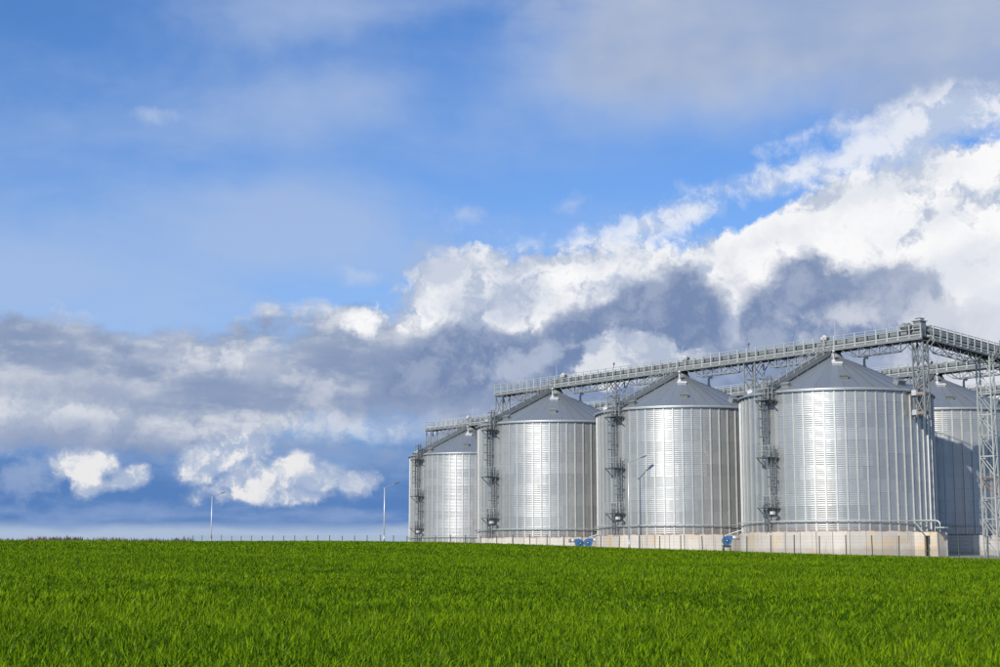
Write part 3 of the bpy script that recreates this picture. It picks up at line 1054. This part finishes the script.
# ================================================================= blowers
def blower(t, w, z, rz, label, flip=1, reach=1.4):
    root = thing('blower', rp(t, w, z), -A + rz, label, 'blower', 'blue aeration blowers between the silos')
    # local: disc faces -y, outlet along +x*flip
    n = 28; m = MB(); th = 0.26
    prof = []
    for k in range(n):
        an = 2 * math.pi * k / n
        prof.append(((0.46 + 0.12 * k / n) * math.cos(an + math.pi / 2) * flip, (0.46 + 0.12 * k / n) * math.sin(an + math.pi / 2)))
    vs_ = [(x, -th, zz) for x, zz in prof] + [(x, th, zz) for x, zz in prof]
    m.add(vs_, [tuple(range(n)), tuple(range(2 * n - 1, n - 1, -1))] + [(k, k + n, (k + 1) % n + n, (k + 1) % n) for k in range(n)])
    m.box(min(0, 0.62 * flip), max(0, 0.62 * flip), -th + 0.01, th - 0.01, 0.12, 0.50)
    m.build('volute', M['blue'], root)
    r = MB(); r.tube([(0, -th - 0.005, 0), (0, -th - 0.10, 0)], 0.27, 16); r.build('inlet_ring', M['blue'], root)
    r = MB(); r.tube([(0, -th - 0.09, 0), (0, -th - 0.13, 0)], 0.20, 16); r.tube([(0, -th - 0.13, 0), (0, -th - 0.17, 0)], 0.07, 8, 1)
    r.build('inlet', [M['black'], M['white']], root)
    mo = MB(); mo.tube([(0.1 * flip, th, -0.12), (0.1 * flip, th + 0.6, -0.12)], 0.24, 12); mo.box(0.1 * flip - 0.2, 0.1 * flip + 0.2, th, th + 0.6, -0.62, -0.3)
    mo.build('motor', M['black'], root)
    d = MB(); d.tube([(0.60 * flip, 0, 0.31), ((0.60 + reach * 0.65) * flip, 0, 0.31)], 0.21, 14); d.build('duct', M['lamp'], root, True)
    d = MB(); d.tube([((0.60 + reach * 0.65) * flip, 0, 0.31), ((0.60 + reach) * flip, 0, 0.31)], 0.24, 14); d.build('duct_flange', M['rust'], root, True)
    f = MB(); f.box(-0.45, 0.45, -th, th, -0.75, -0.5); f.bar((-0.4, 0, -0.8), (-0.4, 0, -2.2), 0.12); f.bar((0.4, 0, -0.8), (0.4, 0, -2.2), 0.12)
    f.build('stand', M['black'], root)
    root.scale = (0.88, 0.88, 0.88)
    return root


def blower_pipe(root):
    p = MB(); p.tube([(0.1, 0.1, 0.62), (1.75, 0.1, 1.15)], 0.06, 6); p.build('air_pipe', M['lamp'], root)


b1 = blower(-7.4, -7.7, 2.25, A, 'blue round-cased blower left of the nearest silo foot', 1, 0.9)
blower_pipe(b1)
b2 = blower(-27.1, -8.0, 2.25, A - 0.1, 'right one of the two blue blowers between the left and middle front silos', 1, 0.7)
blower_pipe(b2)
b3 = blower(-28.3, -8.1, 2.2, A + 0.15, 'left one of the two blue blowers between the left and middle front silos', -1, 0.7)

# ================================================================= fence and lamps
def fence():
    sp_, t0, n0, n1 = 2.83, -0.79, -39, 12
    ts = [t0 + sp_ * k for k in range(n0, n1)]
    top = lambda t: 2.42 + 0.0140 * (10.6 - t)
    root = thing('fence', rp(0, -12.0, 0), -A, 'low wire mesh fence with dark green posts running along the field edge before the silos', 'fence')
    pm = MB()
    pm.box(-0.04, 0.04, -0.03, 0.03, -2.6, 0.0); pm.box(-0.05, 0.05, -0.04, 0.04, 0.0, 0.03)
    pm = pm.mesh('post', M['fence'])
    wm_ = MB(); dz_ = -0.014 * sp_
    for h in (-0.06, -0.3, -0.6, -0.9, -1.2, -1.5): wm_.bar((0.04, 0, h), (sp_ - 0.04, 0, h + dz_), 0.009)
    for k in range(1, 14): x = sp_ * k / 14; wm_.bar((x, 0, -1.6 + dz_ * k / 14), (x, 0, -0.02 + dz_ * k / 14), 0.006)
    wm_ = wm_.mesh('mesh_panel', M['wire'])
    for i, t in enumerate(ts):
        link('post', pm, root, (t + random.uniform(-0.06, 0.06), 0, top(t) + random.uniform(-0.10, 0.06)), (random.uniform(-.03, .03), random.uniform(-.03, .03), 0))
        if i < len(ts) - 1: link('mesh_panel', wm_, root, (t, 0, top(t)))


fence()


def street_lamp(t, ztop, label, group='street lamps along the yard fence'):
    p = rp(t, -11.2); zg = float(ground_z(p.x, p.y))
    root = thing('street_lamp', (p.x, p.y, zg), 0.0, label, 'street lamp', group)
    h = ztop - zg
    m = MB(); m.tube([(0, 0, -0.2), (0, 0, h * 0.5), (0, 0, h)], [0.09, 0.075, 0.05], 10); m.tube([(0, 0, 0), (0, 0, 0.9)], 0.11, 10)
    m.build('pole', M['lamp'], root, True)
    a = MB(); a.tube([(-0.25, 0, h - 0.12), (1.3, 0.1, h + 0.50)], 0.045, 6); arm = a.build('arm', M['steel'], root)
    q = MB()
    q.bar((1.2, 0.1, h + 0.46), (1.85, 0.14, h + 0.70), 0.26, 0.10); q.bar((1.3, 0.1, h + 0.44), (1.75, 0.13, h + 0.60), 0.16, 0.04, 1)
    q.build('lamp_head', [M['steel_dark'], M['white']], arm)


street_lamp(-104.4, 9.55, 'white pole street lamp farthest left above the field edge')
street_lamp(-60.6, 9.2, 'white pole street lamp just left of the farthest silo')
street_lamp(-17.3, 10.1, 'pale street lamp standing in front of the second nearest silo')


# ================================================================= far wood
def far_wood():
    v, f = [], []
    for k in range(900):
        u = -0.42 + 0.225 * RNG.random() ** 0.9
        d = 560 + 160 * RNG.random()
        x, y = u * d, d
        fall = min(1.0, max(0.25, (-0.19 - u) / 0.09 + 0.35))
        h = (7.3 + 0.4 * RNG.random() + 0.35 * math.sin(u * 60) + 0.4 * math.sin(u * 23)) - 1.6 * (1 - fall)
        z0 = 2.6
        ntri = 26
        for q in range(ntri):
            hh = h * (0.35 + 0.65 * RNG.random()); wd = 1.7 * (1.15 - hh / h)
            cx, cy = x + RNG.normal() * (0.6 + wd), y + RNG.normal() * 1.5
            o = len(v)
            v += [(cx - 0.22, cy, z0 + hh - 2.2), (cx + 0.22, cy + 0.1, z0 + hh - 2.2), (cx + RNG.normal() * 0.5, cy, z0 + hh)]
            f.append((o, o + 1, o + 2))
        o = len(v)
        v += [(x - 0.25, y, z0 - 1), (x + 0.25, y, z0 - 1), (x, y + 0.3, z0 - 1), (x, y, z0 + h)]
        f += [(o, o + 1, o + 3), (o + 1, o + 2, o + 3), (o + 2, o, o + 3)]
    m = MB(); m.add(v, f)
    o = m.build('far_wood', M['wood'])
    tag(o, 'thin dark line of bare trees on the horizon at the left', 'wood', kind='stuff')


far_wood()


# ================================================================= young wheat
def grass():
    # (from, to, tufts per square metre, leaves per tuft, triangles per leaf, leaf width, least width in pixels)
    bands = [(8.0, 26.0, 135, 7, 3, 0.0135, 0.0), (26.0, 48.0, 50, 7, 3, 0.021, 0.8), (48.0, 95.0, 24, 5, 1, 0.03, 1.15), (95.0, 240.0, 9, 3, 1, 0.05, 1.1)]
    allv, alltri, tone = [], [], []
    base = 0
    half = R_(23)
    for r0, r1, dens, per, nt_, lw, pxw in bands:
        nt0 = int(half * (r1 ** 2 - r0 ** 2) * dens)
        r = np.sqrt(RNG.random(nt0) * (r1 ** 2 - r0 ** 2) + r0 ** 2)
        an = (RNG.random(nt0) * 2 - 1) * half
        x, y = r * np.sin(an), r * np.cos(an)
        rowd = 0.15                                              # drill rows
        xr = x * 0.96 + y * 0.28
        shift = (np.round(xr / rowd) * rowd - xr) * 0.5
        x = x + shift * 0.96; y = y + shift * 0.28
        w_ = (x - X4) * sa + (y - Y4) * ca
        keep = w_ < -12.2
        x, y, r = x[keep], y[keep], r[keep]
        # slow variation of height over the field, and bare spots
        hv = 1 + 0.10 * np.sin(x * 0.9 + 1.3 * np.sin(y * 0.37)) * np.sin(y * 0.55 + 0.7) + 0.12 * np.sin(x * 0.23 + y * 0.11) + 0.10 * np.sin(y * 0.31 - x * 0.07 + 2 * np.sin(x * 0.05))
        hv *= 0.62 + 0.65 * RNG.random(len(x))
        tt = np.clip(RNG.normal(0.5, 0.18, len(x)) + (hv - 1) * 0.25, 0, 1)
        x, y, r, hv, tt = [np.repeat(q, per) for q in (x, y, r, hv, tt)]
        n = len(x)
        oa = RNG.random(n) * 2 * np.pi
        od = 0.045 * np.sqrt(RNG.random(n)) * (1 if r1 < 50 else 2.5)
        x = x + np.cos(oa) * od; y = y + np.sin(oa) * od
        z = ground_z(x, y)
        h = (0.075 + 0.115 * RNG.random(n) ** 0.9) * hv
        wd = np.maximum(lw, pxw * r / FPX) * (0.55 + 0.8 * RNG.random(n))
        la = oa + RNG.normal(0, 0.5, n)                          # leaves fan outwards
        lean = h * np.clip(np.abs(RNG.normal(0.45, 0.40, n)), 0, 1.3)
        fa = la + np.pi / 2 + RNG.normal(0, 0.5, n)
        cx, cy = np.cos(fa) * wd / 2, np.sin(fa) * wd / 2
        lx, ly = np.cos(la) * lean, np.sin(la) * lean
        to = np.clip(tt + RNG.normal(0.0, 0.22, n), 0, 0.94)
        to[RNG.random(n) < 0.006] = 1.0                          # dry leaves
        if nt_ == 3:
            V = np.empty((n, 5, 3))
            V[:, 0] = np.stack([x - cx * .5, y - cy * .5, z - 0.02], 1); V[:, 1] = np.stack([x + cx * .5, y + cy * .5, z - 0.02], 1)
            V[:, 2] = np.stack([x - cx + lx * .40, y - cy + ly * .40, z + h * 0.62], 1)
            V[:, 3] = np.stack([x + cx + lx * .40, y + cy + ly * .40, z + h * 0.62], 1)
            V[:, 4] = np.stack([x + lx, y + ly, z + h], 1)
            T = np.array([[0, 1, 3], [0, 3, 2], [2, 3, 4]])
            k = 5
        else:
            V = np.empty((n, 3, 3))
            V[:, 0] = np.stack([x - cx * 1.2, y - cy * 1.2, z - 0.02], 1); V[:, 1] = np.stack([x + cx * 1.2, y + cy * 1.2, z - 0.02], 1)
            V[:, 2] = np.stack([x + lx, y + ly, z + h], 1)
            T = np.array([[0, 1, 2]]); k = 3
        allv.append(V.reshape(-1, 3))
        alltri.append((T[None] + (np.arange(n) * k)[:, None, None] + base).reshape(-1, 3))
        tone.append(np.repeat(to, k))
        base += n * k
    V = np.concatenate(allv).astype(np.float32); T = np.concatenate(alltri).astype(np.int32); to = np.concatenate(tone).astype(np.float32)
    me = bpy.data.meshes.new('young_wheat')
    me.vertices.add(len(V)); me.vertices.foreach_set('co', V.ravel())
    me.loops.add(T.size); me.loops.foreach_set('vertex_index', T.ravel())
    me.polygons.add(len(T)); me.polygons.foreach_set('loop_start', np.arange(0, T.size, 3, dtype=np.int32))
    at = me.attributes.new('tone', 'FLOAT', 'POINT'); at.data.foreach_set('value', to)
    me.materials.append(M['grass'])
    me.update(calc_edges=True)
    o = link('young_wheat', me)
    tag(o, 'dense bright green young wheat covering the whole field', 'wheat', kind='stuff')
    print('wheat triangles', len(T))


grass()
